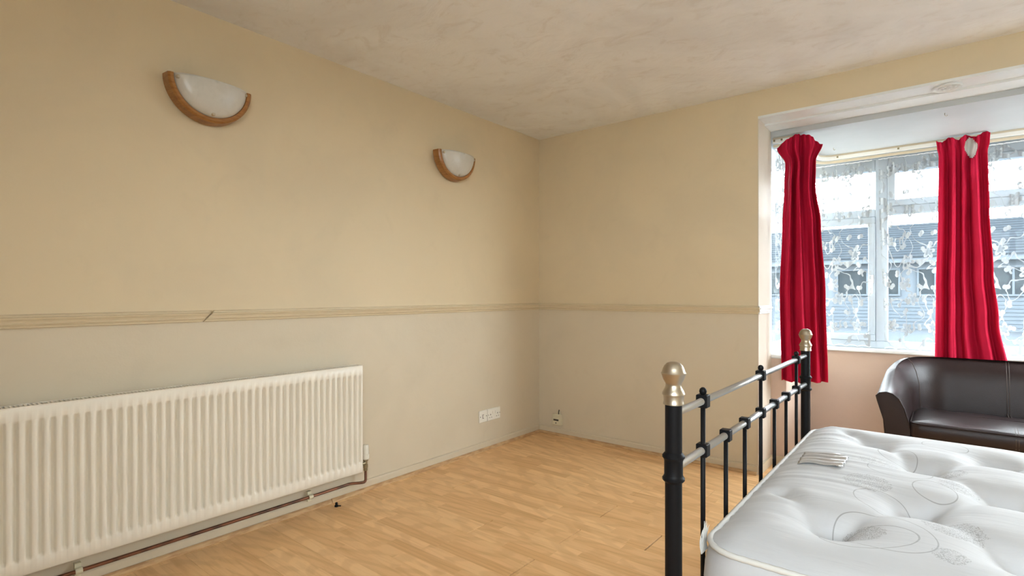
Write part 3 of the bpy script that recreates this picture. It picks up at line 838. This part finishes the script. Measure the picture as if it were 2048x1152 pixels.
def rrect(inset, n=36, ex=0.):
    x0, x1, y0, y1 = MX0+inset-ex, MX1-inset+ex, MY0+inset-ex, MY1-inset+ex; r_ = max(CR-inset+ex, .004); pts = []
    def seg(a, b, m):
        for i in range(m): pts.append((a[0]+(b[0]-a[0])*i/m, a[1]+(b[1]-a[1])*i/m))
    def co(cx, cy, a0):
        for i in range(10):
            a = R(a0+90*i/10); pts.append((cx+r_*math.cos(a), cy+r_*math.sin(a)))
    co(x0+r_, y0+r_, 180); seg((x0+r_,y0),(x1-r_,y0),150); co(x1-r_, y0+r_, 270); seg((x1,y0+r_),(x1,y1-r_),110)
    co(x1-r_, y1-r_, 0); seg((x1-r_,y1),(x0+r_,y1),150); co(x0+r_, y1-r_, 90); seg((x0,y1-r_),(x0,y0+r_),110)
    return pts
mat_root = thing('mattress', (3.15,-1.75,MZ0), 'white tufted damask mattress with printed grey swirls on the bed', 'mattress')
rows = []
sidez = [(MZ0,-.02),(MZ0+.008,-.004),(MZ0+.03,.010),(MZ0+.07,.016),(MZ0+.12,.010),(MZ0+.15,.013),(MZ0+.20,.015),(MZE-.022,.008),(MZE-.008,.0)]
def side_ring(z, ex):
    pts = rrect(0, ex=0); out = []
    n = len(pts)
    for i, p in enumerate(pts):
        a = pts[i-1]; b = pts[(i+1) % n]; d = Vector((b[0]-a[0], b[1]-a[1])).normalized()
        q = Vector(p)+Vector((d.y, -d.x))*(ex+.004*math.sin(i*.21+z*30))
        out.append((q.x, q.y, z))
    return out
for z, ex in sidez: rows.append(side_ring(z, ex))
inner = rrect(0); cxm, cym = (MX0+MX1)/2, (MY0+MY1)/2
hx, hy = (MX1-MX0)/2, (MY1-MY0)/2
steps = [0,.006,.012,.020,.030,.042]+[.042+.0125*i for i in range(1,49)]+[.650,.6545]
for s in steps:
    ring = []
    for (x, y) in inner:
        # inset rings keep the rounded rectangle and shrink towards a centre line
        sx = (hx-s)/hx; sy = (hy-s)/hy
        px_, py_ = cxm+(x-cxm)*sx, cym+(y-cym)*sy
        ring.append((px_, py_, mz(px_, py_)))
    rows.append(ring)
t = NT('printed_damask'); p = t.pos(); X, Y, Z = t.xyz(p)
base = t.mix(t.ramp(t.noise(p, 3, 4), .4, .7), (.54,.55,.57), (.485,.49,.505))
def ell(cx, cy, rx, ry, rot):
    dx = t.math('SUBTRACT', X, cx); dy = t.math('SUBTRACT', Y, cy); c, s = math.cos(R(rot)), math.sin(R(rot))
    ex = t.math('DIVIDE', t.math('ADD', t.math('MULTIPLY', dx, c), t.math('MULTIPLY', dy, s)), rx)
    ey = t.math('DIVIDE', t.math('SUBTRACT', t.math('MULTIPLY', dy, c), t.math('MULTIPLY', dx, s)), ry)
    return t.math('SQRT', t.math('ADD', t.math('MULTIPLY', ex, ex), t.math('MULTIPLY', ey, ey)))
acc = None
for e in [(2.497,-2.175,.085,.105,40),(2.487,-1.975,.062,.078,30),(2.50,-1.69,.075,.075,0),(2.58,-1.815,.045,.065,10),(2.484,-1.487,.050,.075,10),(2.60,-1.29,.06,.052,0),(2.475,-2.215,.095,.06,35),(2.86,-1.60,.08,.10,20),(2.83,-2.0,.08,.10,-20)]:
    l = t.math('MULTIPLY', t.math('LESS_THAN', t.math('ABSOLUTE', t.math('SUBTRACT', ell(*e), 1.)), .0012/min(e[2],e[3])), .62)
    acc = l if acc is None else t.math('MAXIMUM', acc, l)
vo = t.n('TexVoronoi', feature='DISTANCE_TO_EDGE'); t.set(vo.inputs['Vector'], t.scale(p, (1,1,.2))); vo.inputs['Scale'].default_value = 210
speck = t.math('LESS_THAN', t.math('ADD', vo.outputs['Distance'], t.math('MULTIPLY', t.noise(p, 130, 2), .3)), .235)
for e in [(2.438,-1.855,.055,.062,0),(2.452,-1.63,.058,.05,-15),(2.613,-2.065,.058,.062,20),(2.63,-1.738,.048,.045,-30),(2.458,-2.185,.048,.042,30),(2.61,-2.235,.030,.036,0),(2.622,-1.575,.030,.035,0),(2.88,-1.80,.06,.06,0),(2.82,-1.45,.05,.06,0)]:
    l = t.math('MULTIPLY', t.math('MULTIPLY', t.math('LESS_THAN', t.math('ADD', ell(*e), t.math('MULTIPLY', t.noise(p, 60, 2), .5)), 1.22), speck), .60)
    acc = t.math('MAXIMUM', acc, l)
topm = t.math('GREATER_THAN', Z, .50)
c = t.mix(t.math('MULTIPLY', acc, topm), base, (.20,.195,.195))
wr = t.noise(t.scale(p, (7,38,7)), 1, 3, .5, .6)
t.bump(t.math('ADD', t.math('MULTIPLY', wr, 1.), t.math('MULTIPLY', t.noise(p, 500, 2), .05)), .18, .010)
M['damask'] = t.p(c, .62, 0, .25, Sheen_Weight=.15)
M['piping'] = plain('white_ribbed_tape', (.64,.63,.60), .6)
body = MB().grid(rows, True)
body.build('cover', M['damask'], mat_root, angle=75)
# piping along the top edge, with a ribbed tape look
pts = [(x, y, MZE+.002) for x, y in rrect(-.001)]
rr = [.0062+.0009*(i % 2) for i in range(len(pts))]
MB().tube(pts, rr, 8, closed=True).build('piping', M['piping'], mat_root, True)
pts = [(x, y, MZ0+.012) for x, y in rrect(-.002)]
MB().tube(pts, .006, 8, closed=True).build('piping', M['piping'], mat_root, True)
# satin label
A, B, C_, D = (2.248,-1.625), (2.373,-1.644), (2.370,-1.784), (2.254,-1.765)
rows = []
for j in range(25):
    v = j/24; row = []
    for i in range(17):
        u = i/16
        x = (A[0]+(B[0]-A[0])*u)*(1-v)+(D[0]+(C_[0]-D[0])*u)*v; y = (A[1]+(B[1]-A[1])*u)*(1-v)+(D[1]+(C_[1]-D[1])*u)*v
        row.append((x, y, mz(x, y)+.0045+.0032*math.sin(v*24+3.5*u+1.3*math.sin(u*7))))
    rows.append(row)
t = NT('silver_satin')
M['satin'] = t.p((.50,.49,.48), .28, .4, .6)
lb = MB().grid(rows, False, True).build('label', M['satin'], mat_root, True); lb['label'] = 'creased silver satin label'
md = lb.modifiers.new('thickness', 'SOLIDIFY'); md.thickness = .001
# loose white wadding pulled out at the near corner
mb = MB()
for i in range(24):
    u = random.uniform(-1.3, 1.3); hh = (.034+.042*random.random())*(1-.5*abs(u))
    by = -2.348+u*.016; bx = 2.178
    pts = [(bx,by,.548), (bx-.004,by+.004,.548+hh*.4), (bx-.005+random.uniform(-.002,.002),by+.010+u*.002,.548+hh*.8), (bx-.004+random.uniform(-.003,.003),by+.018+u*.003,.548+hh*1.15)]
    mb.tube(pts, [.0016,.0016,.0012,.0004], 5)
mb.build('loose_wadding', M['piping'], mat_root, True)

# ------------------------------------------------------------------ sofa (tub shape, back to the bay window)
SC = 2.90; W2 = .525; RB = .26
sofa = thing('sofa', (SC,.65,0), 'dark brown leather tub sofa below the bay window', 'sofa')
pathu = [(SC-W2, .36+.038*i) for i in range(9)]
pathu += [(SC-W2+RB+RB*math.cos(R(a)), .66+RB*math.sin(R(a))*1.0) for a in range(180, 89, -6)]
nb = 22; pathu += [(SC-W2+RB+(2*W2-2*RB)*i/nb, .92) for i in range(1, nb)]
pathu += [(SC+W2-RB+RB*math.cos(R(a)), .66+RB*math.sin(R(a))) for a in range(90, -1, -6)]
pathu += [(SC+W2, .66-.0375*i) for i in range(1, 9)]
n = len(pathu); rows = []
for i, (x, y) in enumerate(pathu):
    a = pathu[max(i-1,0)]; b = pathu[min(i+1,n-1)]; d = Vector((b[0]-a[0], b[1]-a[1])).normalized(); nn = Vector((-d.y, d.x))
    k = sstep(.38, .86, y); hh = .535+.178*k
    o1 = .095-.045*k
    sec = [(.048,.07),(.052,.25),(.062,hh-.16),(o1*.97,hh-.055),(o1+.005,hh-.022),(o1-.012,hh-.004),(o1-.045,hh+.004),(.02,hh-.004),(-.012,hh-.030),(-.038,hh-.085),(-.058,hh-.16),(-.066,.33),(-.066,.07)]
    rows.append([(x+nn.x*o, y+nn.y*o, z) for o, z in sec])
mb = MB().grid(rows, True); ns_ = len(rows[0])
mb.f += [tuple(range(ns_))[::-1], tuple((n-1)*ns_+k for k in range(ns_))]
shell = mb.build('backrest', M['leather'], sofa, angle=55)
for i in (0, n-1):      # piping round the arm fronts
    MB().tube([(p_[0], p_[1], p_[2]) for p_ in rows[i][1:-1]], .004, 6).build('piping', M['leather'], shell, True)
for i in (15, n-16):    # seam where arm meets back
    MB().tube([Vector(p_) for p_ in rows[i][4:12]], .0028, 6).build('seam', M['stitch'], shell, True)
mid = n//2
for dx in (-.006, .006):
    MB().tube([(p_[0]+dx, p_[1], p_[2]+.0002) for p_ in rows[mid][3:12]], .0018, 6).build('seam', M['stitch'], shell, True)
MB().bbox(SC-W2+.06, SC+W2-.06, .352, .86, .07, .285, .012).build('base', M['leather'], sofa)
# cushion: rounded slab with crowned top
rows = []; cx0, cx1, cy0, cy1 = SC-W2+.066, SC+W2-.066, .325, .852
def rr2(ins, n_=8):
    pts = []; r_ = .05
    x0, x1, y0, y1 = cx0+ins, cx1-ins, cy0+ins, cy1-ins; r_ = max(.05-ins, .01)
    for (cx, cy, a0) in ((x0+r_,y0+r_,180),(x1-r_,y0+r_,270),(x1-r_,y1-r_,0),(x0+r_,y1-r_,90)):
        for i in range(n_+1): a = R(a0+90*i/n_); pts.append((cx+r_*math.cos(a), cy+r_*math.sin(a)))
        if a0 == 180: pts += [(x0+r_+(x1-x0-2*r_)*i/12, y0) for i in range(1,12)]
        if a0 == 0: pts += [(x1-r_-(x1-x0-2*r_)*i/12, y1) for i in range(1,12)]
    return pts
for z, ins in ((.286,.012),(.292,.004),(.31,-.003),(.345,-.003),(.368,.0),(.380,.010),(.386,.022),(.392,.05),(.398,.10),(.401,.16),(.402,.24)):
    rows.append([(x, y, z+(.004*math.sin(x*23+y*9)*math.sin(y*17) if z > .385 else 0)) for x, y in rr2(ins)])
mb = MB().grid(rows, True); m_ = len(rows[0]); mb.f.append(tuple((len(rows)-1)*m_+k for k in range(m_))); mb.f.append(tuple(range(m_))[::-1])
cush = mb.build('seat_cushion', M['leather'], sofa, angle=60)
MB().tube([(x, y, .376) for x, y in rr2(.002)], .004, 6, closed=True).build('piping', M['leather'], cush, True)
for dx in (-.006, .006):
    MB().tube([(SC+dx,.324,.30),(SC+dx,.322,.345),(SC+dx,.330,.378),(SC+dx,.345,.386),(SC+dx,.42,.399),(SC+dx,.85,.400)], .0018, 6).build('seam', M['stitch'], cush, True)
for x in (SC-W2+.02, SC+W2-.02):
    for y in (.40, .88): MB().lathe([(0,0),(.020,0),(.026,.072),(0,.072)], (x,y,0), 12).build('foot', M['black'], sofa, angle=40)
